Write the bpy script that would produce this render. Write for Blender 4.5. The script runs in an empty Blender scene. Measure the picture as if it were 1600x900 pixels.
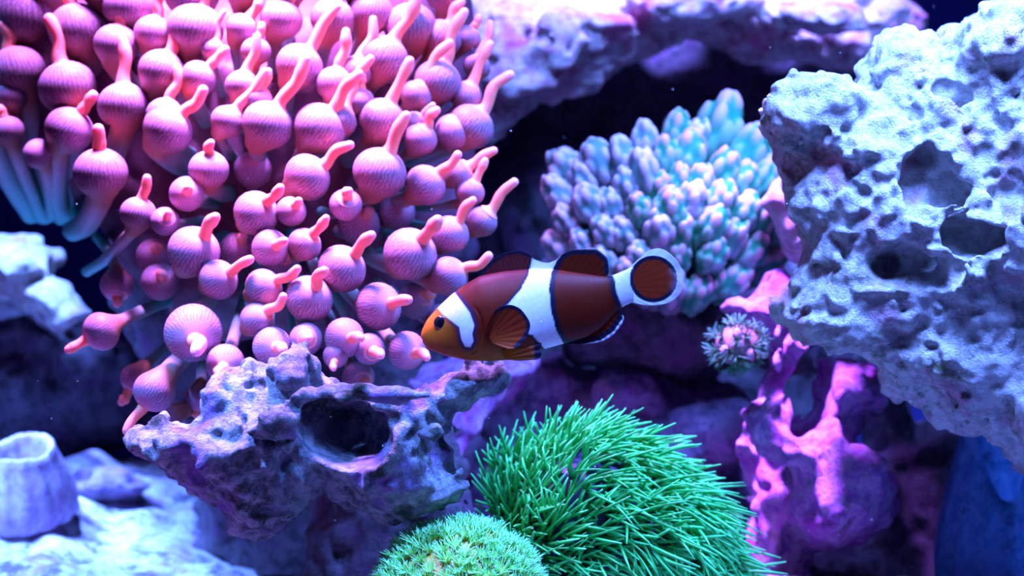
import bpy, math, random
import numpy as np
from mathutils import Vector, Matrix

# ------------------------------------------------------------------ camera, world, lights, exposure
SC = bpy.context.scene
COL = SC.collection
D0, S0, ZC = 0.6, 0.0002, 0.11          # camera distance to the fish, metres per photo pixel there, lens height
cam_d = bpy.data.cameras.new('camera')
cam_d.sensor_width = 36.0
cam_d.lens = 67.5
cam_d.clip_start = 0.01
cam_d.dof.use_dof = True
cam_d.dof.focus_distance = 0.585
cam_d.dof.aperture_fstop = 11.0
cam = bpy.data.objects.new('camera', cam_d)
cam.location = (0, -D0, ZC)
cam.rotation_euler = (math.pi/2, 0, 0)
COL.objects.link(cam)
SC.camera = cam

SC.view_settings.view_transform = 'Standard'
SC.view_settings.look = 'None'
SC.view_settings.gamma = 1.0
SC.view_settings.use_curve_mapping = False
SC.view_settings.exposure = 0.0
SC.cycles.diffuse_bounces = 2

w = bpy.data.worlds.new('tank_water_light')
SC.world = w
w.use_nodes = True
bg = w.node_tree.nodes['Background']
bg.inputs[0].default_value = (0.06, 0.03, 0.62, 1)
bg.inputs[1].default_value = 0.06

def area(name, loc, target, sx, sy, color, watts, spread=180):
    d = bpy.data.lights.new(name, 'AREA')
    d.shape = 'RECTANGLE'; d.size = sx; d.size_y = sy
    d.color = color; d.energy = watts; d.spread = math.radians(spread)
    o = bpy.data.objects.new(name, d)
    o.location = loc
    o.rotation_euler = (Vector(target) - Vector(loc)).to_track_quat('-Z', 'Y').to_euler()
    COL.objects.link(o)
    return o

# tank LED light split into panels, plus added spots that brighten single objects
area('lamp_panel_white', (0.14, -0.075, 0.36), (0.145, 0.05, 0.13), 0.16, 0.12, (0.125, 0.25, 1.0), 3.2, 90)
area('lamp_panel_rear', (0.06, 0.20, 0.39), (0.07, 0.27, 0.20), 0.16, 0.05, (0.19, 0.20, 1.0), 2.1, 66)
area('added_anemone_light', (-0.10, 0.03, 0.36), (-0.09, 0.05, 0.17), 0.10, 0.05, (0.55, 0.23, 1.0), 1.65, 52)  # added pink source, imitates the anemone's own fluorescence
area('added_dome_spot', (-0.02, -0.14, 0.30), (-0.01, -0.02, 0.02), 0.03, 0.03, (0.14, 0.26, 1.0), 0.085, 24)  # added narrow spot, brightens the dome coral
area('added_ledge_spot', (-0.20, -0.07, 0.32), (-0.085, -0.005, 0.062), 0.03, 0.03, (0.14, 0.26, 1.0), 0.12, 20)  # added narrow spot, brightens the grey ledge
area('added_violet_spot', (0.045, 0.035, 0.36), (0.090, 0.085, 0.065), 0.03, 0.03, (0.36, 0.15, 1.0), 0.34, 22)  # added violet spot, picks out the magenta rock's rim
area('lamp_panel_side', (-0.30, 0.05, 0.34), (-0.17, 0.15, 0.01), 0.05, 0.04, (0.12, 0.27, 1.0), 0.62, 32)
area('added_corner_spot', (-0.22, 0.19, 0.39), (-0.215, 0.20, 0.12), 0.03, 0.03, (0.13, 0.25, 1.0), 0.36, 24)  # added narrow spot over the pale rock at far left

# ------------------------------------------------------------------ helpers
def P(px, py, y):
    s = S0*(D0 + y)/D0
    return np.array([(px - 800)*s, y, ZC - (py - 450)*s])
def SZ(y): return S0*(D0 + y)/D0

def mk(name, verts, faces, mat, parent=None, col=None, attr=None, smooth=True):
    verts = np.asarray(verts, dtype=np.float32)
    me = bpy.data.meshes.new(name)
    if isinstance(faces, np.ndarray):
        k = faces.shape[1]; nf = len(faces)
        me.vertices.add(len(verts)); me.vertices.foreach_set('co', verts.ravel())
        me.loops.add(nf*k); me.loops.foreach_set('vertex_index', faces.astype(np.int32).ravel())
        me.polygons.add(nf); me.polygons.foreach_set('loop_start', np.arange(0, nf*k, k, dtype=np.int32))
        me.update(calc_edges=True)
    else:
        me.from_pydata([tuple(map(float, v)) for v in verts], [], [tuple(int(i) for i in f) for f in faces])
        me.update()
    me.polygons.foreach_set('use_smooth', np.full(len(me.polygons), smooth))
    if col is not None:
        a = me.color_attributes.new('Col', 'FLOAT_COLOR', 'POINT')
        c = np.ones((len(verts), 4), np.float32); c[:, :np.shape(col)[1]] = col
        a.data.foreach_set('color', c.ravel())
    if attr is not None:
        a = me.attributes.new('ring', 'FLOAT_VECTOR', 'POINT')
        a.data.foreach_set('vector', np.asarray(attr, np.float32).ravel())
    me.materials.append(mat)
    o = bpy.data.objects.new(name, me)
    COL.objects.link(o)
    if parent is not None: o.parent = parent
    return o

def empty(name, loc=(0, 0, 0)):
    o = bpy.data.objects.new(name, None); o.location = loc; o.empty_display_size = 0.01
    COL.objects.link(o); return o

def tag(o, label, cat, group=None, kind=None):
    o['label'] = label; o['category'] = cat
    if group: o['group'] = group
    if kind: o['kind'] = kind
    return o

def pip(x, y, poly):
    ins = np.zeros(np.shape(x), bool); n = len(poly)
    for i in range(n):
        x1, y1 = poly[i]; x2, y2 = poly[(i+1) % n]
        if y1 == y2: continue
        c = (y1 > y) != (y2 > y)
        ins ^= c & (x < (x2 - x1)*(y - y1)/(y2 - y1) + x1)
    return ins
def pdist(x, y, poly, closed=True):
    d = np.full(np.shape(x), 1e9); n = len(poly)
    for i in range(n if closed else n-1):
        x1, y1 = poly[i]; x2, y2 = poly[(i+1) % n]
        dx, dy = x2-x1, y2-y1; L = dx*dx+dy*dy+1e-18
        t = np.clip(((x-x1)*dx+(y-y1)*dy)/L, 0, 1)
        d = np.minimum(d, np.hypot(x-x1-t*dx, y-y1-t*dy))
    return d
def psdf(x, y, poly):
    d = pdist(x, y, poly); return np.where(pip(x, y, poly), -d, d)

def bmat(n, m, h, cell, off):
    u = (np.arange(n)*h)/cell + off + 1.0
    i = np.floor(u).astype(int); t = u - i
    W = np.zeros((n, m), np.float32)
    ws = [(1-t)**3/6, (3*t**3-6*t**2+4)/6, (-3*t**3+3*t**2+3*t+1)/6, t**3/6]
    for k in range(4): W[np.arange(n), np.clip(i-1+k, 0, m-1)] += ws[k]
    return W
def vnoise(shape, h, cell, rng, sq=(1, 1, 1)):
    Ws, ms = [], []
    for n, q in zip(shape, sq):
        c = cell*q; m = int(n*h/c) + 6; ms.append(m); Ws.append(bmat(n, m, h, c, rng.random()))
    a = rng.uniform(-2.6, 2.6, ms).astype(np.float32)
    for k in range(len(shape)):
        a = np.moveaxis(np.tensordot(Ws[k], a, axes=(1, k)), 0, k)
    return a

def surface_nets(f, org, h):
    s = f < 0
    c = np.zeros(tuple(n-1 for n in f.shape), np.int8)
    corners = [(i, j, k) for i in (0, 1) for j in (0, 1) for k in (0, 1)]
    X, Y, Z = c.shape
    for i, j, k in corners: c += s[i:i+X, j:j+Y, k:k+Z]
    act = (c > 0) & (c < 8)
    idx = np.argwhere(act)
    acc = np.zeros((len(idx), 3), np.float32); cnt = np.zeros(len(idx), np.float32)
    for a in corners:
        for ax in range(3):
            if a[ax]: continue
            b = list(a); b[ax] = 1
            fa = f[idx[:, 0]+a[0], idx[:, 1]+a[1], idx[:, 2]+a[2]]
            fb = f[idx[:, 0]+b[0], idx[:, 1]+b[1], idx[:, 2]+b[2]]
            m = (fa < 0) != (fb < 0)
            t = np.where(m, fa/(np.where(m, fa-fb, 1)), 0)
            p = np.tile(np.array(a, np.float32), (len(idx), 1)); p[:, ax] = t
            acc += p*m[:, None]; cnt += m
    verts = np.asarray(org) + h*(idx + acc/np.maximum(cnt, 1)[:, None])
    vid = np.full(c.shape, -1, np.int32); vid[act] = np.arange(len(idx))
    quads = []
    for ax in range(3):
        o1, o2 = (ax+1) % 3, (ax+2) % 3
        lo = [slice(None)]*3; hi = [slice(None)]*3
        lo[ax] = slice(0, -1); hi[ax] = slice(1, None)
        for o in (o1, o2):
            lo[o] = slice(1, -1); hi[o] = slice(1, -1)
        sa, sb = s[tuple(lo)], s[tuple(hi)]
        e = np.argwhere(sa != sb)
        if not len(e): continue
        flip = ~sa[e[:, 0], e[:, 1], e[:, 2]]
        e = e.copy(); e[:, o1] += 1; e[:, o2] += 1
        def cell(d1, d2):
            q = e.copy(); q[:, o1] -= d1; q[:, o2] -= d2
            return vid[q[:, 0], q[:, 1], q[:, 2]]
        q = np.stack([cell(1, 1), cell(0, 1), cell(0, 0), cell(1, 0)], 1)
        q[flip] = q[flip][:, ::-1]
        quads.append(q)
    q = np.concatenate(quads)
    q = q[(q >= 0).all(1)]
    return verts, q

def smin(a, b, k):
    h = np.clip(0.5 + 0.5*(b-a)/k, 0, 1)
    return b*(1-h) + a*h - k*h*(1-h)

def rock_mesh(y, T, poly, adds=(), subs=(), vox=0.0012, amp=1.0, pits=1.0, tilt=(0, 0), seed=1, k=0.006, kh=0.003, rough=0.0, wobble=0.0):
    rng = np.random.default_rng(seed)
    W = np.array([P(px, py, y) for px, py in poly])
    pad = 0.008 + vox*2
    s = SZ(y)
    x0, x1 = W[:, 0].min()-pad, W[:, 0].max()+pad
    z0, z1 = max(W[:, 2].min()-pad, -0.012), W[:, 2].max()+pad
    zm = 0.5*(z0+z1); xm = 0.5*(x0+x1)
    dmax = max([T] + [abs(a[2]) + a[3]*s for a in adds]) + pad
    xs = np.arange(x0, x1, vox, dtype=np.float32); zs = np.arange(z0, z1, vox, dtype=np.float32)
    ys = np.arange(-dmax, dmax, vox, dtype=np.float32)
    gx, gz = np.meshgrid(xs, zs, indexing='ij')
    d2 = psdf(gx, gz, [(a[0], a[2]) for a in W]).astype(np.float32)
    f = np.hypot(np.maximum(d2+T, 0)[:, None, :], np.abs(ys)[None, :, None]) - T
    X = xs[:, None, None]; Y = ys[None, :, None]; Z = zs[None, None, :]
    for a in adds:
        c = P(a[0], a[1], y); r = a[3]*s; q = a[4] if len(a) > 4 else (1, 1, 1)
        f = smin(f, np.sqrt(((X-c[0])/q[0])**2 + ((Y-a[2])/q[1])**2 + ((Z-c[2])/q[2])**2) - r, k)
    sh = f.shape
    f = f + amp*(0.0036*vnoise(sh, vox, 0.020, rng) + 0.0024*vnoise(sh, vox, 0.009, rng)
                 - 0.0019*np.abs(vnoise(sh, vox, 0.0055, rng)) + (0.0010+0.0006*(rough > 0))*vnoise(sh, vox, 0.0028, rng) + (0.0011*vnoise(sh, vox, 0.0017, rng) if rough else 0) + 0.0009 - rough*0.0026*(np.abs(vnoise(sh, vox, 0.013, rng))-0.35))
    if pits:
        pn = vnoise(sh, vox, 0.006, rng)
        f = f + pits*0.0055*np.clip(pn-0.62, 0, 0.8)
        f = f + pits*0.004*np.clip(vnoise(sh, vox, 0.0032, rng)-0.65, 0, 0.7)
    wob = amp*(1+wobble)*(0.0022*vnoise(sh, vox, 0.012, rng) + 0.0018*vnoise(sh, vox, 0.005, rng) + 0.0008*vnoise(sh, vox, 0.0026, rng)) if len(subs) else 0
    for a in subs:
        c = P(a[0], a[1], y); r = a[3]*s; q = a[4] if len(a) > 4 else (1, 1, 1)
        g = wob + (np.sqrt(((X-c[0])/q[0])**2 + ((Y-a[2])/q[1])**2 + ((Z-c[2])/q[2])**2) - r)
        f = -smin(-f, g, kh)
    f[0] = f[-1] = 1e-3; f[:, 0] = f[:, -1] = 1e-3; f[:, :, 0] = f[:, :, -1] = 1e-3
    v, q = surface_nets(f, (x0, -dmax, z0), vox)
    v[:, 1] += y + tilt[0]*(v[:, 0]-xm) + tilt[1]*(v[:, 2]-zm)
    v[:, 2] = np.maximum(v[:, 2], -0.004)
    return v, q

def rock(name, label, cat, mat, *a, **kw):
    v, q = rock_mesh(*a, **kw)
    o = mk(name, v, q, mat)
    return tag(o, label, cat)

# ------------------------------------------------------------------ materials
def new_mat(name):
    m = bpy.data.materials.new(name); m.use_nodes = True
    nt = m.node_tree
    return m, nt, nt.nodes['Principled BSDF']
def nd(nt, t, **kw):
    n = nt.nodes.new(t)
    for k, v in kw.items():
        if k.startswith('i_'): n.inputs[k[2:].replace('_', ' ')].default_value = v
        else: setattr(n, k, v)
    return n
def ramp(nt, src, stops, interp='LINEAR'):
    r = nt.nodes.new('ShaderNodeValToRGB'); r.color_ramp.interpolation = interp
    e = r.color_ramp.elements
    while len(e) < len(stops): e.new(0.5)
    for x, (p, c) in zip(e, stops): x.position = p; x.color = (*c, 1)
    nt.links.new(src, r.inputs[0]); return r.outputs[0]
def mixc(nt, f, a, b):
    n = nt.nodes.new('ShaderNodeMix'); n.data_type = 'RGBA'
    for s, i in ((f, 0), (a, 6), (b, 7)):
        if isinstance(s, (int, float)): n.inputs[i].default_value = s
        elif isinstance(s, tuple): n.inputs[i].default_value = (*s, 1)
        else: nt.links.new(s, n.inputs[i])
    return n.outputs[2]
def noise(nt, co, scale, detail=4, rough=0.6):
    n = nd(nt, 'ShaderNodeTexNoise'); n.inputs['Scale'].default_value = scale
    n.inputs['Detail'].default_value = detail; n.inputs['Roughness'].default_value = rough
    nt.links.new(co, n.inputs['Vector']); return n.outputs['Fac']

def mat_rock(name, pale, mid, dark, purple, patch=(0.52, 0.66), dk=(0.30, 0.44), bump=0.5):
    m, nt, b = new_mat(name)
    co = nd(nt, 'ShaderNodeTexCoord').outputs['Object']
    c1 = ramp(nt, noise(nt, co, 210, 6, 0.72), [(0.41, mid), (0.55, pale)])
    f2 = ramp(nt, noise(nt, co, 48, 4, 0.6), [(patch[0], (0, 0, 0)), (patch[1], (1, 1, 1))])
    c2 = mixc(nt, f2, c1, purple)
    f3 = ramp(nt, noise(nt, co, 75, 5, 0.7), [(dk[0], (1, 1, 1)), (dk[1], (0, 0, 0))])
    c3 = mixc(nt, f3, c2, dark)
    nt.links.new(c3, b.inputs['Base Color'])
    b.inputs['Roughness'].default_value = 0.85
    b.inputs['Specular IOR Level'].default_value = 0.25
    h1 = noise(nt, co, 330, 6, 0.78); h2 = noise(nt, co, 1300, 3, 0.6)
    ad = nd(nt, 'ShaderNodeMath', operation='MULTIPLY_ADD'); ad.inputs[1].default_value = 0.45
    nt.links.new(h2, ad.inputs[0]); nt.links.new(h1, ad.inputs[2])
    bp = nd(nt, 'ShaderNodeBump'); bp.inputs['Strength'].default_value = bump; bp.inputs['Distance'].default_value = 0.0042
    nt.links.new(ad.outputs[0], bp.inputs['Height']); nt.links.new(bp.outputs[0], b.inputs['Normal'])
    return m

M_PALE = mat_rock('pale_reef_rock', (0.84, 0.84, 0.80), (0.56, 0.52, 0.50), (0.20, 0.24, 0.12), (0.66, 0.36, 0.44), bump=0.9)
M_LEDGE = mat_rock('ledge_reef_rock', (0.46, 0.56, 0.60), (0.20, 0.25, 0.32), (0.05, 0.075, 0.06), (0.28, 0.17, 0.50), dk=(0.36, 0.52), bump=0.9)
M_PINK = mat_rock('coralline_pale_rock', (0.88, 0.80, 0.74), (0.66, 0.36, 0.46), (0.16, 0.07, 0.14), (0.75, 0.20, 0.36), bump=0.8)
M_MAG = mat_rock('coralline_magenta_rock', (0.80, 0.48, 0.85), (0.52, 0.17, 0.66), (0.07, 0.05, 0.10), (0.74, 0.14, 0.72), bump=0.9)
M_SHADE = mat_rock('shade_dark_reef_rock', (0.13, 0.11, 0.15), (0.06, 0.05, 0.07), (0.02, 0.02, 0.025), (0.12, 0.05, 0.13))  # rock colour darkened to stand in for deep shade
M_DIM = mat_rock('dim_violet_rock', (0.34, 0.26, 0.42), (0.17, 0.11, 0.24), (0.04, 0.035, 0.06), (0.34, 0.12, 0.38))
M_SAND = mat_rock('pale_sand', (0.80, 0.80, 0.84), (0.50, 0.45, 0.56), (0.16, 0.13, 0.20), (0.46, 0.28, 0.58), dk=(0.38, 0.52), bump=0.6)
M_SHELL = mat_rock('barnacle_shell', (0.55, 0.48, 0.66), (0.36, 0.26, 0.48), (0.18, 0.13, 0.28), (0.40, 0.22, 0.48), bump=0.3)
M_BSHELL = mat_rock('blue_barnacle_shell', (0.10, 0.30, 0.60), (0.05, 0.18, 0.44), (0.03, 0.06, 0.16), (0.10, 0.20, 0.50), bump=0.3)

m, nt, b = new_mat('blue_back_panel'); M_BACK = m
b.inputs['Base Color'].default_value = (0.05, 0.07, 0.40, 1); b.inputs['Roughness'].default_value = 0.5

def mat_col(name, rough=0.5, sss=0.0, rad=(0.003, 0.001, 0.001), alpha=False, spec=0.4, noise_amt=0.0, nscale=900):
    m, nt, b = new_mat(name)
    a = nd(nt, 'ShaderNodeVertexColor'); a.layer_name = 'Col'
    src = a.outputs['Color']
    if noise_amt:
        co = nd(nt, 'ShaderNodeTexCoord').outputs['Object']
        f = ramp(nt, noise(nt, co, nscale, 3), [(0.3, (1-noise_amt,)*3), (0.7, (1, 1, 1))])
        mm = nd(nt, 'ShaderNodeMix', data_type='RGBA', blend_type='MULTIPLY'); mm.inputs[0].default_value = 1
        nt.links.new(src, mm.inputs[6]); nt.links.new(f, mm.inputs[7]); src = mm.outputs[2]
    nt.links.new(src, b.inputs['Base Color'])
    if alpha: nt.links.new(a.outputs['Alpha'], b.inputs['Alpha'])
    b.inputs['Roughness'].default_value = rough
    b.inputs['Specular IOR Level'].default_value = spec
    if sss:
        b.inputs['Subsurface Weight'].default_value = sss
        b.inputs['Subsurface Radius'].default_value = rad
        b.inputs['Subsurface Scale'].default_value = 1.0
    return m
M_FISH = mat_col('clownfish_skin', 0.5, spec=0.15, noise_amt=0.18, nscale=700)
M_FIN = mat_col('clownfish_fin', 0.5, alpha=True, spec=0.12)
M_EYE = mat_col('fish_eye', 0.08, spec=0.8)
M_CORAL = mat_col('knobbly_coral', 0.6, spec=0.3, noise_amt=0.25, nscale=900)
M_POLYP = mat_col('green_polyp', 0.45, spec=0.4)
M_DOME = mat_col('turquoise_dome_coral', 0.5, spec=0.35)

def mat_tentacle():
    m, nt, b = new_mat('anemone_tentacle_skin')
    a = nd(nt, 'ShaderNodeAttribute', attribute_name='ring')
    sep = nd(nt, 'ShaderNodeSeparateXYZ'); nt.links.new(a.outputs['Vector'], sep.inputs[0])
    base = ramp(nt, sep.outputs[2], [(0.0, (0.06, 0.55, 0.42)), (0.25, (0.14, 0.48, 0.40)), (0.42, (0.34, 0.32, 0.34)),
                                     (0.54, (0.30, 0.11, 0.07)), (0.70, (0.31, 0.17, 0.22)), (0.86, (0.41, 0.25, 0.37)), (0.97, (0.54, 0.30, 0.43)), (1.0, (0.85, 0.37, 0.46))])
    at = nd(nt, 'ShaderNodeMath', operation='ARCTAN2'); nt.links.new(sep.outputs[1], at.inputs[0]); nt.links.new(sep.outputs[0], at.inputs[1])
    co = nd(nt, 'ShaderNodeTexCoord').outputs['Object']
    nz = noise(nt, co, 420, 4, 0.7)
    mu = nd(nt, 'ShaderNodeMath', operation='MULTIPLY_ADD'); mu.inputs[1].default_value = 40.0
    nt.links.new(at.outputs[0], mu.inputs[0])
    ns = nd(nt, 'ShaderNodeMath', operation='MULTIPLY'); ns.inputs[1].default_value = 18.0; nt.links.new(nz, ns.inputs[0])
    nt.links.new(ns.outputs[0], mu.inputs[2])
    si = nd(nt, 'ShaderNodeMath', operation='SINE'); nt.links.new(mu.outputs[0], si.inputs[0])
    st = ramp(nt, si.outputs[0], [(0.0, (0.55, 0.52, 0.58)), (0.75, (1, 1, 1))])
    win = ramp(nt, sep.outputs[2], [(0.50, (0, 0, 0)), (0.66, (1, 1, 1)), (0.93, (1, 1, 1)), (0.99, (0, 0, 0))])
    stw = mixc(nt, win, (1, 1, 1), st)
    mm = nd(nt, 'ShaderNodeMix', data_type='RGBA', blend_type='MULTIPLY'); mm.inputs[0].default_value = 1
    nt.links.new(base, mm.inputs[6]); nt.links.new(stw, mm.inputs[7])
    nt.links.new(mm.outputs[2], b.inputs['Base Color'])
    b.inputs['Roughness'].default_value = 0.55
    b.inputs['Specular IOR Level'].default_value = 0.3
    b.inputs['Subsurface Weight'].default_value = 0.25
    b.inputs['Subsurface Radius'].default_value = (0.004, 0.001, 0.001)
    b.inputs['Subsurface Scale'].default_value = 1.0
    return m
def mat_tip():
    m, nt, b = new_mat('anemone_tip_skin')
    a = nd(nt, 'ShaderNodeAttribute', attribute_name='ring')
    sep = nd(nt, 'ShaderNodeSeparateXYZ'); nt.links.new(a.outputs['Vector'], sep.inputs[0])
    base = ramp(nt, sep.outputs[2], [(0.0, (0.96, 0.36, 0.32)), (0.4, (1.0, 0.31, 0.20)), (0.8, (1.0, 0.34, 0.26)), (1.0, (0.96, 0.46, 0.50))])
    nt.links.new(base, b.inputs['Base Color'])
    b.inputs['Roughness'].default_value = 0.5
    b.inputs['Subsurface Weight'].default_value = 0.4
    b.inputs['Subsurface Radius'].default_value = (0.004, 0.001, 0.001)
    b.inputs['Subsurface Scale'].default_value = 1.0
    return m
M_TENT, M_TIP = mat_tentacle(), mat_tip()
m, nt, b = new_mat('anemone_body_skin'); M_BODY = m
co = nd(nt, 'ShaderNodeTexCoord').outputs['Object']
nt.links.new(ramp(nt, noise(nt, co, 60), [(0.35, (0.10, 0.035, 0.07)), (0.65, (0.18, 0.06, 0.10))]), b.inputs['Base Color'])
b.inputs['Roughness'].default_value = 0.6

# ------------------------------------------------------------------ setting: sand bed and back panel
nx, ny = 260, 190
gx, gy = np.meshgrid(np.linspace(-0.42, 0.42, nx), np.linspace(-0.14, 0.56, ny), indexing='ij')
rg = np.random.default_rng(5)
hz = 0.006*vnoise((nx, ny), 1, 14, rg) + 0.0040*vnoise((nx, ny), 1, 5, rg) + 0.002*vnoise((nx, ny), 1, 2.4, rg)
hz += 0.034*np.exp(-((gx+0.19)/0.09)**2 - ((gy-0.27)/0.09)**2)
v = np.stack([gx, gy, hz-0.004], -1).reshape(-1, 3)
ii = np.arange(nx*ny).reshape(nx, ny)
q = np.stack([ii[:-1, :-1], ii[1:, :-1], ii[1:, 1:], ii[:-1, 1:]], -1).reshape(-1, 4)
o = mk('floor', v, q, M_SAND)
tag(o, 'pale blue-lit sand bed rising to a mound at the left', 'floor', kind='structure')

def box(name, lo, hi, mat, parent=None):
    (a, b_, c), (d, e, f) = lo, hi
    v = [(a, b_, c), (d, b_, c), (d, e, c), (a, e, c), (a, b_, f), (d, b_, f), (d, e, f), (a, e, f)]
    return mk(name, v, [(0, 3, 2, 1), (4, 5, 6, 7), (0, 1, 5, 4), (1, 2, 6, 5), (2, 3, 7, 6), (3, 0, 4, 7)], mat, parent, smooth=False)
o = box('wall_back', (-0.42, 0.56, -0.01), (0.42, 0.57, 0.45), M_BACK)
tag(o, 'plain deep blue back panel of the aquarium', 'wall', kind='structure')

# ------------------------------------------------------------------ rocks
rock('reef_rock', 'large pale porous reef rock with deep hollows beside the knobbly coral', 'rock', M_PALE,
     0.035, 0.035,
     [(1190,160),(1215,150),(1240,135),(1275,118),(1290,130),(1310,138),(1345,135),(1342,120),(1350,95),(1370,75),(1400,62),(1440,55),(1455,70),(1464,78),
      (1475,50),(1480,35),(1510,20),(1540,5),(1560,-10),(1600,-40),(1680,-50),(1680,1000),(1640,1000),(1620,760),(1600,722),(1585,690),(1530,665),(1480,650),(1440,630),(1400,600),
      (1385,580),(1385,560),(1345,555),(1300,545),(1250,540),(1225,510),(1212,480),(1225,440),(1240,420),(1262,385),(1255,360),(1240,325),(1228,285),(1222,265),(1215,235),(1195,205)],
     adds=[(1490,230,.042,105),(1500,480,.040,110),(1420,400,.035,85),(1265,185,-.018,62),(1405,100,-.012,46),(1540,90,-.026,72),(1590,240,-.03,66),(1590,385,-.042,62,(1,.8,1.2)),(1300,330,-.018,62),(1320,500,-.016,62,(1.3,1,.6)),  # leading lumps: unseen back bulk, added to shade the rocks behind
           (1460,430,-.03,34,(1.8,1,.7)),(1470,560,-.02,72,(1.3,.8,.6)),(1590,620,-.03,50,(.6,1,1.5)),(1400,230,-.015,50,(1.6,1,.5)),(1240,470,-.01,34,(.6,1,1.4)),(1410,340,-.02,40,(1.5,1,.35))],
     subs=[(1405,280,-.038,46,(.9,1.5,1)),(1440,300,-.03,28),(1425,155,-.046,46,(.9,1,.7)),(1449,160,-.028,13),(1380,420,-.040,66,(1.1,1.2,.62)),(1335,440,-.042,46,(1.2,1.2,.5)),
           (1480,372,-.036,44,(1.3,1.3,.62)),(1530,300,-.045,46,(.7,1.1,1.6)),(1525,578,-.045,64,(.8,1.1,1.1)),(1400,475,-.06,46,(1.3,1,.45)),(1290,262,-.055,30,(.7,1,1.6)),(1430,500,-.055,40,(1.2,1,.6))],
     vox=0.00075, seed=11, amp=0.85, pits=0.7, rough=0.9, wobble=0.7, kh=0.0015)

rock('reef_shelf', 'long pale pink overhanging rock shelf near the top above the dark cave', 'rock', M_PINK,
     0.25, 0.05,
     [(690,-70),(1400,-70),(1425,-10),(1442,25),(1440,40),(1400,55),(1360,70),(1345,95),(1300,100),(1240,85),(1150,80),(1090,65),(1050,70),(1000,90),(960,115),(930,145),(880,165),(840,185),(800,205),(780,222),(768,238),(740,210),(700,120)],
     adds=[(900,60,-.05,60,(1.3,1,.7)),(1080,20,-.05,70,(1.5,1,.6)),(1260,45,-.05,60,(1.5,1,.6)),(810,150,-.04,40,(1.2,1,.6)),(860,105,-.05,40)],
     subs=[(925,12,-.06,30,(1,2.4,1)),(915,72,-.065,22,(1,2.4,1)),(962,68,-.065,22,(1.2,2.4,.9)),(955,84,-.055,42,(1.2,1.4,.6)),(1085,78,-.06,42,(1.3,1.4,.6)),(830,140,-.06,30,(.8,1.2,1)),(1180,30,-.085,18),(1040,30,-.085,26),(1020,85,-.06,30,(1.5,1,.8))],
     vox=0.0015, seed=12, amp=1.15, tilt=(0, 0.9))
rock('cave_rock', 'dark navy rock wall of the cave under the pink shelf', 'rock', M_SHADE,
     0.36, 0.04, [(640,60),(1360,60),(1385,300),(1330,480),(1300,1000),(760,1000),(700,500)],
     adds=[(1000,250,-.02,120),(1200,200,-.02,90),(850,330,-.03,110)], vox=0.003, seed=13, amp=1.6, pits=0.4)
rock('reef_ledge', 'grey-white pitted rock ledge with a dark cave below the bubble anemone', 'rock', M_LEDGE,
     -0.006, 0.026,
     [(208,698),(222,685),(250,672),(300,662),(322,650),(326,610),(335,592),(372,588),(395,572),(425,575),(455,565),(480,575),(510,588),(560,597),(640,598),(690,590),(740,580),(770,585),(760,605),(735,635),
      (712,645),(705,690),(715,720),(730,750),(725,785),(690,805),(620,812),(580,800),(560,790),(540,770),(510,755),(480,770),(450,790),(420,815),(400,825),(375,815),(355,790),(340,770),(310,760),(285,755),(258,735),(240,720)],
     adds=[(300,690,-.02,40,(1.6,1,.6)),(440,650,-.03,50,(1.3,1,.5)),(400,700,-.02,60,(1.3,1,.8)),(360,610,-.012,30),(470,590,-.014,30),(680,665,-.03,26,(1,1,.7)),(600,610,-.03,26,(3.2,1,.45))],
     subs=[(395,632,-.034,46,(1.1,1,.7)),(505,648,-.02,46,(1,2.4,.8)),(550,672,-.02,66,(1.15,2.6,.8)),(525,640,-.03,46,(1.2,1.6,.7)),(600,650,-.026,38,(1,2.2,.75)),(668,634,-.03,27,(1.1,2.2,.8)),(600,745,-.045,80,(1.4,1.2,.8)),(690,740,-.045,60,(.8,1.0,1.2)),(650,700,-.044,50,(1.4,.9,.7))],
     vox=0.0009, seed=14, amp=0.95, pits=0.9, rough=0.35, wobble=-0.4, kh=0.0015)
rock('pillar_rock', 'dark shaded pillar of rock propping up the grey ledge from behind', 'rock', M_SHADE,
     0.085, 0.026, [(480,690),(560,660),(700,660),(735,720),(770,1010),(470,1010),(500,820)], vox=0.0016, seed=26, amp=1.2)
rock('purple_spur', 'violet rock spur behind the clownfish belly, joining the grey ledge', 'rock', M_MAG,
     0.115, 0.026, [(640,600),(700,578),(760,562),(810,552),(840,570),(815,600),(770,640),(735,690),(720,760),(740,1000),(690,1000),(660,760)],
     adds=[(770,585,-.01,26,(1.6,1,.6))], vox=0.0013, seed=15, tilt=(0, 0.5))
rock('coralline_rock', 'magenta crusted rock with a dark oval hole beneath the pale rock', 'rock', M_MAG,
     0.105, 0.030,
     [(1225,425),(1240,440),(1250,500),(1270,545),(1330,560),(1385,560),(1390,640),(1345,650),(1335,700),(1370,730),(1388,760),(1380,800),(1340,840),(1290,862),(1230,840),(1200,1000),(1190,1000),(1178,800),(1165,760),(1160,700),(1155,640),(1180,612),(1205,572),(1195,540),(1150,512),(1120,485),(1130,462),(1170,452),(1200,432)],
     adds=[(1205,560,-.02,28,(.8,1,2.0)),(1185,635,-.026,32),(1215,685,-.03,30,(1.3,1,.9)),(1275,690,-.022,34,(.8,1,1.6)),(1170,480,-.014,34,(1.4,1,.7)),(1290,760,-.02,74),(1190,740,-.01,30,(.8,1,1.6)),(1220,850,0,60,(1,1,2))],
     subs=[(1266,585,-.012,40,(.75,4,1)),(1250,625,-.012,48,(.8,4,1.1)),(1238,658,-.012,34,(1,4,.9)),(1195,765,-.045,34,(1.2,1,.6)),(1330,640,-.035,30,(.8,1,1.6))],
     vox=0.0011, seed=16)
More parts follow.
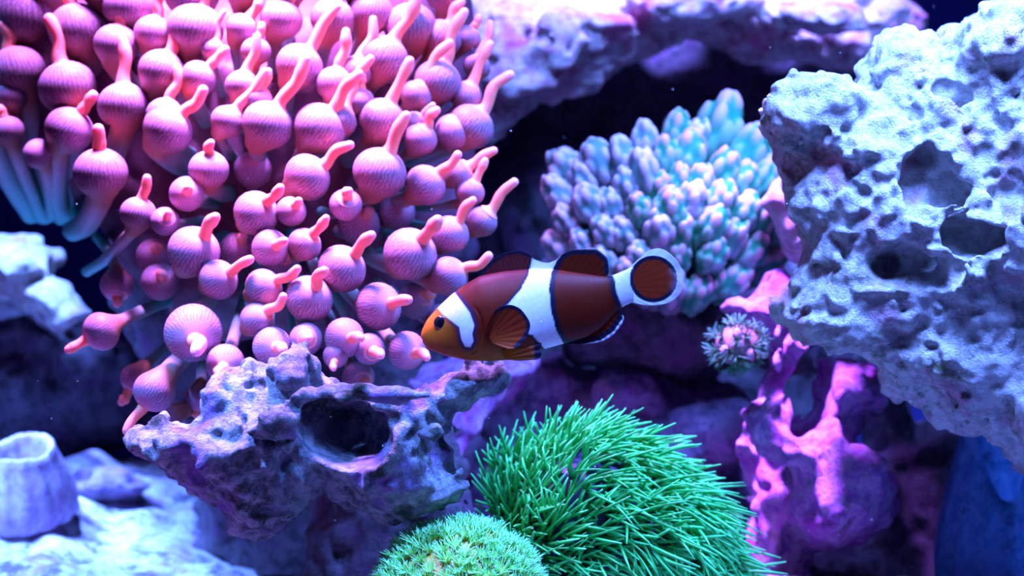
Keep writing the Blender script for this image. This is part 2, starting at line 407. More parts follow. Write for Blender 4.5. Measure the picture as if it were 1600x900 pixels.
rock('shaded_rock', 'dim violet lumpy rock behind the green star polyps', 'rock', M_DIM,
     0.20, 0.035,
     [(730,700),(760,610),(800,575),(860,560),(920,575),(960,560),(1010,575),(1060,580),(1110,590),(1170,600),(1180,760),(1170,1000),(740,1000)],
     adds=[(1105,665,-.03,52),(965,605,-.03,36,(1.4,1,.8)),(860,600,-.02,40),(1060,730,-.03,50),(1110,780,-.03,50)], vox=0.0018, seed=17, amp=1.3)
rock('coral_base_rock', 'dark rock carrying the knobbly teal coral behind the clownfish tail', 'rock', M_SHADE,
     0.185, 0.03, [(850,420),(880,400),(1000,420),(1200,400),(1290,380),(1300,560),(1280,600),(1120,590),(980,590),(890,570)],
     vox=0.0018, seed=18, amp=1.2)
rock('wedge_rock', 'small pale pinkish wedge of rock between knobbly coral and large rock', 'rock', M_PALE,
     0.10, 0.02, [(1186,318),(1208,275),(1225,255),(1250,250),(1300,300),(1300,430),(1250,420),(1220,392),(1215,350)], vox=0.0012, seed=19, amp=0.6)
rock('lit_rubble_rock', 'bright blurred white rock resting at the left below the anemone', 'rock', M_PALE,
     0.225, 0.018, [(-60,375),(30,365),(60,372),(76,400),(72,432),(110,460),(142,490),(100,502),(60,484),(20,474),(-60,460)],
     adds=[(20,410,-.012,34,(1.2,1,.7))], vox=0.0014, seed=20, tilt=(0, 0.6))
rock('left_bank_rock', 'tall dark blue blurred rock bank standing at the far left', 'rock', M_SHADE,
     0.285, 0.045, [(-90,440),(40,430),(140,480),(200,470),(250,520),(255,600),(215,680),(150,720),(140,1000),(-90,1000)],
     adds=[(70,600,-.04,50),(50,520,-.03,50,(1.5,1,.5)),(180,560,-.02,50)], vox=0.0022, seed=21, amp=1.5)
rock('perch_rock', 'rock coloured as shade behind the anemone that its foot grips', 'rock', M_SHADE,
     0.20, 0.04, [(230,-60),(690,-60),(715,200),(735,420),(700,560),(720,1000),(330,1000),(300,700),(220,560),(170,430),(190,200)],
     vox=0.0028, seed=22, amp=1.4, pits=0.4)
rock('low_shade_rock', 'low rock coloured black as shade at the lower right', 'rock', M_SHADE,
     0.15, 0.035, [(1340,560),(1420,560),(1440,640),(1500,650),(1640,620),(1680,1010),(1150,1010),(1200,890),(1340,830)],  # dark mass extended over the sand to stand in for shade
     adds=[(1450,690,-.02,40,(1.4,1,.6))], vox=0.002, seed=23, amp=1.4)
rock('flat_rubble_rock', 'flat violet stone lying on the sand mound at the lower left', 'rock', M_DIM,
     0.21, 0.016, [(105,752),(120,742),(200,742),(235,760),(210,778),(130,776)], vox=0.0013, seed=24, amp=0.7)

# two barnacle shells: thick-walled cups with a ragged rim
def barnacle(name, label, mat, px, py_rim, py_base, r_rim, r_base, y, lean, seed, notch=0.0, rag=0.10):
    rng = np.random.default_rng(seed)
    s = SZ(y); c = P(px, py_base, y); H = (py_base-py_rim)*s
    n = 96
    prof = [(r_base*1.0, 0), (r_base*1.02, .12), (r_base*.98, .3), ((r_base*.6+r_rim*.4)*1.05, .5), ((r_base*.25+r_rim*.75)*1.06, .72), (r_rim*1.05, .9), (r_rim*1.0, 1.0),
            (r_rim*.94, 1.02), (r_rim*.86, .98), (r_rim*.80, .85), (r_rim*.72, .65), (r_rim*.5, .42), (.02*r_rim, .36)]
    th = np.linspace(0, 2*np.pi, n, endpoint=False)
    wob = sum(rng.uniform(-1, 1)*np.cos(k*th+rng.uniform(0, 6.28))/k for k in range(2, 9))
    fine = rng.uniform(-1, 1, n); ridg = np.cos(14*th+rng.uniform(0, 6))
    V = []
    for r, t in prof:
        rr = r*s*(1+0.05*wob+0.025*ridg*(1-0.3*t)+0.008*fine)
        zz = t*H*(1+rag*t*t*(wob*0.6+0.15*fine) - notch*t*t*np.clip(np.cos(th+math.pi/2), 0, 1)**2)
        V.append(np.stack([rr*np.cos(th), rr*np.sin(th), zz], 1))
    V = np.concatenate(V); m = len(prof)
    R = np.array(Matrix.Rotation(lean, 3, 'X'))
    V = V @ R.T + c
    q = [[i*n+j, i*n+(j+1) % n, (i+1)*n+(j+1) % n, (i+1)*n+j] for i in range(m-1) for j in range(n)]
    o = mk(name, V, np.array(q), mat)
    return tag(o, label, 'barnacle')
barnacle('barnacle_shell', 'purple hollow barnacle cup with pale rim on the left sand mound', M_SHELL, 40, 690, 800, 52, 80, 0.17, 0.36, 3)
barnacle('barnacle_shell', 'blue blurred barnacle cup with notched rim under the large pale rock', M_BSHELL, 1560, 630, 905, 56, 96, 0.10, 0.10, 8, notch=0.60, rag=0.05)

# ------------------------------------------------------------------ bubble anemone
def catmull(pts, n):
    pts = np.array(pts, float)
    p = np.concatenate([[2*pts[0]-pts[1]], pts, [2*pts[-1]-pts[-2]]])
    out = []
    for i in range(1, len(p)-2):
        t = np.linspace(0, 1, n, endpoint=(i == len(p)-3))[:, None]
        out.append(0.5*((2*p[i]) + (-p[i-1]+p[i+1])*t + (2*p[i-1]-5*p[i]+4*p[i+1]-p[i+2])*t**2 + (-p[i-1]+3*p[i]-3*p[i+1]+p[i+2])*t**3))
    return np.concatenate(out)
def sweep(c, r, along, n=22):
    c = np.asarray(c, float); m = len(c)
    T = np.gradient(c, axis=0); T /= np.linalg.norm(T, axis=1)[:, None] + 1e-12
    u = np.cross(T[0], (0.3, 0.9, 0.2)); u /= np.linalg.norm(u)
    th = np.linspace(0, 2*np.pi, n, endpoint=False)
    V = np.zeros((m, n, 3)); A = np.zeros((m, n, 3))
    for i in range(m):
        u = u - T[i]*np.dot(u, T[i]); u /= np.linalg.norm(u) + 1e-12
        w_ = np.cross(T[i], u)
        V[i] = c[i] + r[i]*(np.cos(th)[:, None]*u + np.sin(th)[:, None]*w_)
        A[i, :, 0] = np.cos(th); A[i, :, 1] = np.sin(th); A[i, :, 2] = along[i]
    ii = np.arange(m*n).reshape(m, n); jj = np.roll(ii, -1, 1)
    q = np.stack([ii[:-1], jj[:-1], jj[1:], ii[1:]], -1).reshape(-1, 4)
    return V.reshape(-1, 3), q, A.reshape(-1, 3)

anem = empty('bubble_anemone', tuple(P(430, 420, 0.12)))
tag(anem, 'big pink bubble-tip anemone with swollen tentacles on rock above the grey ledge', 'anemone')
AL = np.array(anem.location)
v, q = rock_mesh(0.115, 0.033, [(60,-40),(720,-40),(745,120),(720,330),(640,470),(520,540),(380,540),(270,500),(190,400),(150,330),(40,240),(-60,200),(-60,-20)],
                 vox=0.0022, seed=31, amp=0.8, pits=0)
mk('body', v-AL, q, M_BODY, anem)
RA = random.Random(4)
def tentacle(cx, cy, r, tx, ty, fwd=0.3, base=None, dy=0.0, obl=0.90, stalk=0.34):
    if cx < 330 and cy < 330: stalk = 0.46
    # depth: the tentacle crown bulges towards the viewer low down and leans back towards the top
    y = 0.012 + 0.050*min(1, max(0, (560-cy)/560.0))**1.1 + 0.030*(abs(cx-440)/440.0)**2 + dy
    s = SZ(y); C = P(cx, cy, y)
    R = r*s
    tip = P(tx, ty, y); tip[1] -= fwd*R*2.0
    ax = tip - C; L = np.linalg.norm(ax); ax /= L
    if base is None:
        if cy < 330 and cx < 330: bx, by = cx+0.22*(330-cx)-10, cy+110
        if cx < 220 and cy > 100: bx, by = 60+0.35*cx, max(cy+90, 335)
        else: bx, by = 430+0.55*(cx-430), 330+0.50*(cy-330)
    else: bx, by = base
    B = P(bx, by, y+0.065)
    S1 = C - ax*R*0.85
    mid = 0.5*(B+S1) - ax*R*0.35
    sc_ = catmull([B, mid, S1], 7)
    rs = R*np.linspace(stalk*0.95, stalk, len(sc_)-1)
    ph = np.linspace(-0.96, 1.0, 15)*np.pi/2
    k = np.sin(ph)
    bc = C + ax*(k*R*obl)[:, None]
    br = R*np.sqrt(np.clip(1-k*k, 0, 1)); br[-1] = 0.02*R
    j = np.searchsorted(br, R*stalk*1.0)
    bc, br, k = bc[j:], br[j:], k[j:]
    c = np.concatenate([sc_[:-1], bc]); rr = np.concatenate([rs, br])
    al = np.concatenate([np.linspace(0, 0.48, len(sc_)-1), 0.54+0.46*(k-k[0])/(k[-1]-k[0])])
    V, Q, A = sweep(c, rr, al, 26)
    t = mk('tentacle', V-AL, Q, M_TENT, anem, attr=A)
    if L > R*1.05:
        side = np.cross(ax, (0, 1, 0)); side /= np.linalg.norm(side)+1e-9
        p0 = C + ax*R*obl*0.80
        bend = RA.uniform(-.10, .10)*L
        pts = [p0, p0+(tip-p0)*.22, p0+(tip-p0)*.6+side*bend, tip]
        cc = catmull(pts, 6)
        tt = np.linspace(0, 1, len(cc))
        rt = max(0.28*R, 9.5*s) if r > 24 else 0.34*R
        knob = RA.uniform(0.05, 0.22)
        rad = rt*(1.0 + 0.75*np.exp(-(tt/0.10)**2) - 0.30*tt + knob*np.exp(-((tt-.84)/.11)**2) + 0.05*np.sin(tt*RA.uniform(8, 14)+RA.uniform(0, 6)))
        e = tip-cc[-2]; e /= np.linalg.norm(e)
        cap = np.array([tip + e*rad[-1]*h for h in (.45, .75, .93)])
        cc = np.concatenate([cc, cap]); rad = np.concatenate([rad, rad[-1]*np.array([.86, .58, .12])])
        al = np.concatenate([tt*.9, [.94, .97, 1.0]])
        V, Q, A = sweep(cc, rad, al, 14)
        mk('tip', V-AL, Q, M_TIP, t, attr=A)

# centre, radius and tip of every swollen tentacle
TEN = [
 # upper left, large and pale
 (40,25,54,38,-60,.1),(26,112,45,6,40,.1),(120,45,45,106,-22,.1),(105,137,46,78,30,.05),(182,70,36,197,-12,.1),(193,166,41,192,62,.0),(253,112,38,292,25,.0),(305,45,45,328,-30,.1),(240,52,31,258,-14,.1),
 (333,78,19,350,18,.0),(310,122,29,353,78,.1),(262,203,40,320,142,.2),(258,180,30,277,106,.0),(108,203,39,149,150,.2),(60,240,25,58,235,.1),(157,270,43,158,203,.25),(12,205,26,2,170,.1),(326,265,32,333,225,.35),
 (0,60,46,-8,-20,.1),(200,10,40,205,-60,.1),(300,-10,44,300,-70,.1),(75,-20,44,75,-80,.1),(378,45,26,410,0,.1),(160,-30,44,160,-90,.1),(15,150,30,10,100,.1),(-30,150,40,-30,80,.1),
 # middle top
 (355,190,27,414,112,.1),(378,135,27,402,58,.1),(468,103,38,527,12,.1),(418,195,41,479,94,.2),(500,200,42,563,118,.25),(402,155,24,421,112,.2),(524,132,31,541,50,.1),(556,112,26,583,30,.0),(600,92,40,652,-4,.15),(641,42,42,640,-40,.1),
 (690,60,32,722,4,.1),(597,188,38,641,97,.2),(650,150,26,703,68,.1),(684,128,38,726,20,.1),(728,152,26,766,70,.1),(735,198,38,797,118,.1),(648,192,19,677,165,.2),(657,217,27,683,174,.3),(708,205,29,718,185,.3),
 (593,270,43,636,183,.3),(665,289,33,716,243,.3),(480,277,38,549,228,.25),(532,190,26,579,92,.0),(716,272,25,772,236,.2),(734,300,24,758,252,.2),(560,160,26,566,120,.1),
 (440,30,34,470,-40,.1),(520,30,36,545,-40,.1),(580,20,36,600,-50,.1),(730,60,22,748,28,.1),(745,105,22,766,36,.0),(400,80,24,410,40,.1),(700,-10,36,705,-60,.1),(450,-30,40,450,-90,.1),(380,-20,34,390,-80,.1),(560,-30,40,560,-90,.1),
 # lower, seen end on with the tips towards the viewer
 (400,333,36,443,296,.6),(422,388,30,450,378,.8),(476,382,27,512,342,.5),(534,420,39,583,369,.5),(641,397,43,686,346,.6),(703,366,31,740,314,.4),(753,346,25,804,285,.3),(702,432,32,764,400,.3),(483,467,38,512,424,.7),(591,479,38,641,468,.7),
 (412,450,31,468,420,.5),(402,500,28,446,463,.5),(425,541,31,450,544,1.0),(478,530,26,488,527,1.0),(538,528,32,568,527,.9),(577,545,25,598,554,.9),(524,556,20,524,574,.8),(635,548,31,669,557,.8),
 (216,334,29,232,279,.2),(258,346,23,269,334,.7),(292,303,28,301,296,.8),(303,393,42,343,341,.5),(341,437,32,396,406,.6),(302,520,46,322,545,1.0),(352,568,31,353,580,1.0),(540,320,26,548,300,.6),(455,330,24,470,315,.6),
]
for a in TEN: tentacle(*a)
tentacle(183,445,27,186,474,.3, base=(152,370), dy=.03)
tentacle(158,518,31,111,546,.3, base=(262,470), dy=.0)
tentacle(241,612,34,202,672,.3, base=(300,545), dy=-.004, stalk=.5)
tentacle(311,622,24,309,650,.1, base=(318,545), dy=.012)
tentacle(213,592,26,192,628,.2, base=(290,520), dy=.03)
tentacle(268,648,19,236,662,.1, base=(330,625), dy=.004, stalk=.75)
# fully shaded ones deep between the others
for a in [(395,265,30,405,245,.4),(440,400,30,455,395,.6),(560,350,34,580,330,.5),(620,330,30,640,310,.4),(650,470,30,675,455,.5),(560,590,26,575,600,.6),(470,580,22,480,590,.7),(250,440,30,262,430,.6),(240,400,28,250,385,.5),(690,500,26,706,490,.4),(370,390,28,385,370,.5)]:
    tentacle(*a, dy=.026)

# ------------------------------------------------------------------ clownfish
FY = -0.018
def F(cx, cy): return 640+cx/3.6364, 370+cy/3.6364
def FW(cx, cy, dy=0.0):
    s = SZ(FY); px, py = F(cx, cy)
    return np.stack([(px-800)*s, FY+dy+0*px, ZC-(py-450)*s], -1)
HEADW = [(140,380),(235,290),(300,370),(345,430),(370,500),(358,550),(365,590),(348,625),(318,622),(297,580),(285,510),(240,475),(190,440)]
FRONT = [(-200,-200),(692,-200),(690,120),(665,220),(620,300),(560,370),(500,420),(545,530),(690,560),(752,630),(760,640),(760,900),(-200,900)]
REAR = [(848,140),(880,100),(930,84),(1060,80),(1118,130),(1125,200),(1150,240),(1162,320),(1195,400),(1198,460),(1150,530),(1080,578),(980,598),(885,600),(840,520),(815,420),(802,300),(815,210)]
def lerp(a, b, t): return a + (np.asarray(b)-a)*t[..., None]
def sst(a, b, x): t = np.clip((x-a)/(b-a), 0, 1); return t*t*(3-2*t)
def fish_color(x, y):
    brown = np.array([0.12, 0.009, 0.0015]); orange = np.array([1.0, 0.24, 0.02]); ochre = np.array([0.30, 0.065, 0.003])
    white = np.array([0.84, 0.88, 0.95]); black = np.array([0.010, 0.008, 0.025])
    c = np.broadcast_to(brown, x.shape+(3,)).copy()
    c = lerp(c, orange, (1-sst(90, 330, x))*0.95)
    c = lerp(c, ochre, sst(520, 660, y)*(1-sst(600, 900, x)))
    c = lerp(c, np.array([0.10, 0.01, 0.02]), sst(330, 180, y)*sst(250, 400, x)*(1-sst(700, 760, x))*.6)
    jag = 3*np.sin(x*.35+y*.5)*np.sin(x*.21-y*.47)
    dF = psdf(x, y, FRONT)+jag; dR = psdf(x, y, REAR)+jag
    wh = sst(-3, 3, dF)*sst(-3, 3, dR)
    c = lerp(c, white, wh)
    dT = np.hypot((x-1385)/1.0, (y-240)/0.98)+jag
    tail = 1-sst(118, 124, dT)
    c = lerp(c, np.array([0.22, 0.020, 0.004]), tail)
    c = lerp(c, black, (1-sst(9, 15, np.abs(dT-124)))*1.0)
    b1 = 1-sst(12, 19, np.abs(dR+3))
    b2 = (1-sst(4, 12, np.abs(dF)))*sst(760, 620, y)
    dH = psdf(x, y, HEADW)
    c = lerp(c, np.array([0.04, 0.015, 0.06]), (1-sst(10, 32, dH))*sst(120, 330, x))
    c = lerp(c, white, 1-sst(-3, 3, dH))
    c = lerp(c, black, np.clip(b1+b2, 0, 1))
    return c
TOP = np.array([(64,562),(70,530),(100,470),(165,397),(230,335),(320,268),(400,222),(530,195),(690,180),(830,185),(950,203),(1110,226),(1145,222),(1200,200),(1275,168)], float)
BOT = np.array([(64,566),(74,603),(110,640),(200,675),(320,700),(450,707),(560,700),(650,680),(750,642),(880,606),(1000,575),(1100,515),(1150,455),(1195,405),(1275,368)], float)
xs = 64+(1275-64)*np.linspace(0, 1, 300)**1.25
def prof(pts, x):
    y = np.interp(x, pts[:, 0], pts[:, 1])
    return y
def smooth(a, k):
    for _ in range(k): a[1:-1] = (a[:-2]+2*a[1:-1]+a[2:])/4
    return a
top = smooth(prof(TOP, xs), 18); bot = smooth(prof(BOT, xs), 18)
wd = np.interp(xs, [64,75,110,180,300,450,650,850,1000,1120,1200,1275], [4,22,48,82,120,138,135,115,85,52,34,22])
wd = smooth(wd, 20)
NA = 220
th = np.linspace(0, 2*np.pi, NA, endpoint=False)
cz, sy_ = np.cos(th), np.sin(th)
cy = 0.5*(top+bot)[:, None] - 0.5*(bot-top)[:, None]*cz[None]
wy = wd[:, None]*np.sign(sy_)[None]*np.abs(sy_)[None]**1.15
# lip crease
X2 = np.repeat(xs[:, None], NA, 1)
u = SZ(FY)/3.6364
V = np.stack([FW(X2, cy)[..., 0], FY+wy*u, FW(X2, cy)[..., 2]], -1)
mouth = np.exp(-((cy-(585+0.12*(X2-64)))/7.0)**2)*np.exp(-((X2-64)/45.0)**2)
V[..., 0] += mouth*5*u; V[..., 1] *= 1
gill = np.exp(-((np.hypot(X2-210, cy-520)-205)/7.0)**2)*sst(380, 430, cy)*sst(230, 300, X2)*(cy < 660)
V[..., 1] -= np.sign(wy)*gill*5*u
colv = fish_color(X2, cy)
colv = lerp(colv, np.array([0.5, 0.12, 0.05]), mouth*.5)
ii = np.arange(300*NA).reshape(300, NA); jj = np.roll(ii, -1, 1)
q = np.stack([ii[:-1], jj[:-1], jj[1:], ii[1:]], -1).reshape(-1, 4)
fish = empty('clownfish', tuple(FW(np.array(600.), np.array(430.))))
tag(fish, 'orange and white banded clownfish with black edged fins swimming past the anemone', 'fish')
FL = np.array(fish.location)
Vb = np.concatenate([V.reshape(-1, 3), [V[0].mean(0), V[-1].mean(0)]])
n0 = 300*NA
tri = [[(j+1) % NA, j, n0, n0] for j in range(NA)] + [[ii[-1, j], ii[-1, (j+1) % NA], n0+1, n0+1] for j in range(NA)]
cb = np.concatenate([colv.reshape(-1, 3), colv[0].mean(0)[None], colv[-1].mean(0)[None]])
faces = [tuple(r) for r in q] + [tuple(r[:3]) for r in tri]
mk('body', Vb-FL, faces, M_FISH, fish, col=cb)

def fin(name, base, edge, nu, nv, thick=2.2, dyb=0.0, dye=0.0, rays=30, color=None, alpha=None, amp=1.0):
    base = np.array(base, float); edge = np.array(edge, float)
    def res(p, n):
        p = catmull(p, 12); d = np.concatenate([[0], np.cumsum(np.hypot(*np.diff(p, axis=0).T))]); t = np.linspace(0, d[-1], n)
        return np.stack([np.interp(t, d, p[:, 0]), np.interp(t, d, p[:, 1])], 1)
    a, b_ = res(base, nu), res(edge, nu)
    t = np.linspace(0, 1, nv)[None, :, None]
    G = a[:, None]*(1-t)+b_[:, None]*t
    x, y = G[..., 0], G[..., 1]
    c = (color or fish_color)(x, y)
    al = np.ones(x.shape) if alpha is None else alpha(x, y, t[..., 0]+0*x)
    uu = np.linspace(0, 1, nu)[:, None]; tt = t[..., 0]
    off = dyb*(1-tt)+dye*tt + amp*3.0*tt*np.sin(uu*rays*2*np.pi)*(1-uu*0)
    th_ = thick*(1.15-tt)
    W = FW(x, y)
    A = W.copy(); A[..., 1] = FY+(off-th_)*u
    B = W.copy(); B[..., 1] = FY+(off+th_)*u
    n = nu*nv; i2 = np.arange(n).reshape(nu, nv)
    q = np.stack([i2[:-1, :-1], i2[1:, :-1], i2[1:, 1:], i2[:-1, 1:]], -1).reshape(-1, 4)
    rim = np.concatenate([i2[:, 0], i2[-1, 1:], i2[::-1, -1][1:], i2[0, ::-1][1:-1]])
    r2 = np.roll(rim, -1)
    side = np.stack([r2, rim, rim+n, r2+n], 1)
    Q = np.concatenate([q, q[:, ::-1]+n, side])
    VV = np.concatenate([A.reshape(-1, 3), B.reshape(-1, 3)])
    CC = np.concatenate([np.concatenate([c, al[..., None]], -1).reshape(-1, 4)]*2)
    return mk(name, VV-FL, Q, M_FIN, fish, col=CC)
BLK = np.array([0.010, 0.008, 0.025])
def dorsal_col(x, y):
    c = fish_color(x, y)
    st = (0.5+0.5*np.sin((x*0.7-y*0.35)*0.35))
    c = lerp(c, np.array([0.16, 0.03, 0.02]), st*.55*(x < 690)*sst(200, 150, y))
    e = pdist(x, y, [(395,218),(450,150),(530,95),(620,78),(680,100)], False)
    return lerp(c, BLK, (1-sst(8, 26, e))*(x < 700))
def dorsal_al(x, y, t): return np.where(x > 700, 1-0.55*sst(0.88, 1.0, t), 1-0.25*t)
fin('dorsal_fin', [(385,240),(530,205),(690,195),(830,200),(950,215),(1105,240)],
    [(385,228),(450,150),(530,97),(620,79),(678,98),(705,125),(780,147),(835,128),(870,98),(930,74),(1000,68),(1070,70),(1122,120),(1132,200),(1112,236)], 220, 60, color=dorsal_col, alpha=dorsal_al, rays=22, amp=.3)
def tail_al(x, y, t): return 1-0.62*sst(1440, 1560, x+0.25*np.abs(y-240))
def tail_col(x, y): return lerp(fish_color(x, y), np.array([.74, .76, .95]), sst(1440, 1530, x)*(np.hypot(x-1385, y-240) > 140))
fin('tail_fin', [(1235,188),(1250,230),(1255,270),(1250,310),(1235,362)],
    [(1235,186),(1300,128),(1350,84),(1400,68),(1450,76),(1515,130),(1552,200),(1556,260),(1535,325),(1480,370),(1420,386),(1350,388),(1280,378),(1235,364)], 150, 90, color=tail_col, alpha=tail_al, rays=14, amp=.15)
def anal_al(x, y, t): return 1-0.55*sst(.82, 1, t)
def anal_col(x, y):
    c = fish_color(x, y)
    e = psdf(x, y, REAR)
    return lerp(c, np.array([.45, .4, .75]), sst(16, 26, e))
fin('anal_fin', [(880,590),(1000,555),(1100,490),(1185,410)], [(885,606),(1000,609),(1090,594),(1150,562),(1195,512),(1216,475),(1215,450),(1196,425)], 120, 40, color=anal_col, alpha=anal_al, rays=12, amp=.5)
PEC = [(430,545),(455,470),(490,415),(530,392),(575,385),(625,405),(660,445),(683,490),(675,540),(650,585),(612,622),(560,632)]
def pec_col(x, y):
    c = np.broadcast_to(np.array([0.17, 0.015, 0.003]), x.shape+(3,)).copy()
    c = lerp(c, np.array([.22, .04, .004]), sst(500, 600, y)*.6)
    c = lerp(c, np.array([.24, .035, .012]), (0.5+0.5*np.sin(np.arctan2(y-540, x-440)*60))*.22)
    e = pdist(x, y, PEC[2:-1], False)+2.5*np.sin(x*.4)*np.sin(y*.37)
    return lerp(c, BLK, 1-sst(14, 26, e))
fin('pectoral_fin', [(425,555),(440,545),(452,560),(460,580),(470,600)], PEC, 120, 50, dyb=-128, dye=-178, color=pec_col, rays=12, amp=.45)
fin('pectoral_fin', [(425,555),(440,545),(452,560),(460,580),(470,600)], PEC, 60, 24, dyb=128, dye=178, color=pec_col, rays=12, amp=.45)
def pel_col(x, y):
    c = np.broadcast_to(np.array([0.28, 0.06, 0.004]), x.shape+(3,)).copy()
    c = lerp(c, np.array([.30, .06, .012]), sst(560, 700, x))
    k = np.maximum(sst(690, 716, x), (1-sst(8, 22, pdist(x, y, [(620,590),(700,575),(745,610),(748,660)], False))))
    return lerp(c, BLK, k)
for sd in (-1, 1):
    fin('pelvic_fin', [(520,640),(545,690),(580,697)], [(600,600),(665,572),(715,570),(748,605),(738,640),(748,660),(735,690),(690,698),(620,702)], 80, 40, dyb=sd*95, dye=sd*70, color=pel_col, rays=8, amp=1.0)
# eyes: a dark ball in a blue-black iris ring
def ball(n1=20, n2=28):
    t = np.linspace(0, np.pi, n1)[:, None]; p = np.linspace(0, 2*np.pi, n2, endpoint=False)[None]
    v = np.stack([np.sin(t)*np.cos(p), -np.cos(t)+0*p, np.sin(t)*np.sin(p)], -1).reshape(-1, 3)
    i2 = np.arange(n1*n2).reshape(n1, n2); j2 = np.roll(i2, -1, 1)
    return v, np.stack([i2[:-1], i2[1:], j2[1:], j2[:-1]], -1).reshape(-1, 4)
bv, bq = ball()
for sd in (-1, 1):
    wloc = np.interp(180, xs, wd)*0.90
    c0 = FW(np.array(180.), np.array(487.)); c0[1] = FY+sd*wloc*u
    ev = bv*np.array([40, 15, 40])*u+c0
    rr = np.hypot(bv[:, 0], bv[:, 2])
    cc = lerp(np.tile(np.array([0.006, 0.005, 0.010]), (len(bv), 1)), np.array([0.035, 0.018, 0.022]), sst(.45, .62, rr)*(1-sst(.85, .98, rr)))
    cc = lerp(cc, np.array([0.12, 0.03, 0.02]), sst(.88, 1.0, rr))
    mk('eye', ev-FL, bq, M_EYE, fish, col=cc)

# ------------------------------------------------------------------ knobbly teal coral
def icos(sub):
    import bmesh
    bm = bmesh.new(); bmesh.ops.create_icosphere(bm, subdivisions=sub, radius=1)
    v = np.array([x.co[:] for x in bm.verts]); f = np.array([[y.index for y in x.verts] for x in bm.faces]); bm.free()
    return v, f
def knob_mesh(seed, ca, cb_, cc_):
    rng = np.random.default_rng(seed)
    v, f = icos(4)
    d = rng.normal(size=(400, 3)); d[:, 2] += .3; d /= np.linalg.norm(d, axis=1)[:, None]
    keep = []
    for x in d:
        if all(x @ k_ < 0.83 for k_ in keep): keep.append(x)
    d = np.array(keep)
    dot = (v @ d.T).max(1)
    bump = sst(0.915, 0.985, dot)
    r = 0.96+0.17*bump+0.05*np.sin(v[:, 0]*5+seed)*np.cos(v[:, 1]*4)
    z = v[:, 2]
    V = v*r[:, None]; V[:, 2] *= 1.7
    V[:, :2] *= (0.86+0.14*sst(-1, .3, z))[:, None]
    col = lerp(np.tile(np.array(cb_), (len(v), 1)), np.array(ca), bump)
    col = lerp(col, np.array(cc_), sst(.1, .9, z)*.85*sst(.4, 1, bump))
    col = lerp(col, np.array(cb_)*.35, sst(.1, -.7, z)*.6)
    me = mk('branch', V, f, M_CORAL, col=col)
    return me
LAV = ((.46,.38,.44),(.10,.24,.22),(.74,.50,.56)); TEAL = ((.12,.40,.25),(.008,.26,.12),(.72,.32,.40))
coral = empty('knobbly_coral', tuple(P(1050, 400, 0.13)))
tag(coral, 'lavender and teal knobbly stony coral behind the clownfish tail', 'coral')
CL = np.array(coral.location)
CY = 0.13; cs = SZ(CY)
v, q = rock_mesh(CY+0.012, 0.024, [(880,400),(890,300),(930,262),(1040,235),(1130,230),(1200,260),(1205,340),(1200,400),(1120,460),(960,470)], vox=0.002, seed=41, amp=.6, pits=0)
m, nt, b = new_mat('coral_core'); b.inputs['Base Color'].default_value = (.10, .16, .22, 1); b.inputs['Roughness'].default_value = .8
mk('core', v-CL, q, m, coral)
variants = []
for i in range(4):
    for pal in (LAV, TEAL):
        o = knob_mesh(50+i, *pal); variants.append(o.data); bpy.data.objects.remove(o)
RC = random.Random(9)
pts = []
KP = [(1120,218,40),(1058,222,26),(1010,236,24),(940,262,30),(892,276,32),(975,258,28),(1165,250,34),(1195,250,26),(1075,255,30)]
for px, py, r in KP: pts.append((px, py, r, 0.0))
tries = 0
OUT = [(872,285),(900,262),(960,250),(1040,225),(1120,205),(1190,235),(1222,300),(1222,370),(1190,425),(1130,452),(1060,470),(960,440),(885,400),(868,340)]
while tries < 6000 and len(pts) < 130:
    tries += 1
    px, py = RC.uniform(860, 1230), RC.uniform(200, 475)
    if not pip(np.array(px), np.array(py), OUT): continue
    r = RC.uniform(22, 31)
    if all((px-a)**2+((py-b_)*.8)**2 > (21+.3*r)**2 for a, b_, _, _ in pts): pts.append((px, py, r, RC.uniform(-.002, .002)))
for px, py, r, dj in pts:
    ex, ez = (px-1045)/185.0, (340-py)/140.0
    bul = math.sqrt(max(0.0, 1-min(1, ex*ex+ez*ez)))
    c = P(px, py, CY-0.024*bul+dj+.004)
    ax = Vector((ex*.75, -0.30-0.45*bul*(1 if ez < .3 else .4), 0.75+ez*.4)).normalized()
    tealness = sst(960, 1120, np.array(px+RC.uniform(-50, 50)))
    pal = 1 if RC.random() < float(tealness) else 0
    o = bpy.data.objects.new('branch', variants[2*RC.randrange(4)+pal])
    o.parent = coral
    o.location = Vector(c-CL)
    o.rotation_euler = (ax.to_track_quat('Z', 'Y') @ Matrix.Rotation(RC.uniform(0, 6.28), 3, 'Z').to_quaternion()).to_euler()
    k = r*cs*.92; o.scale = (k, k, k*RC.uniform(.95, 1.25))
    COL.objects.link(o)

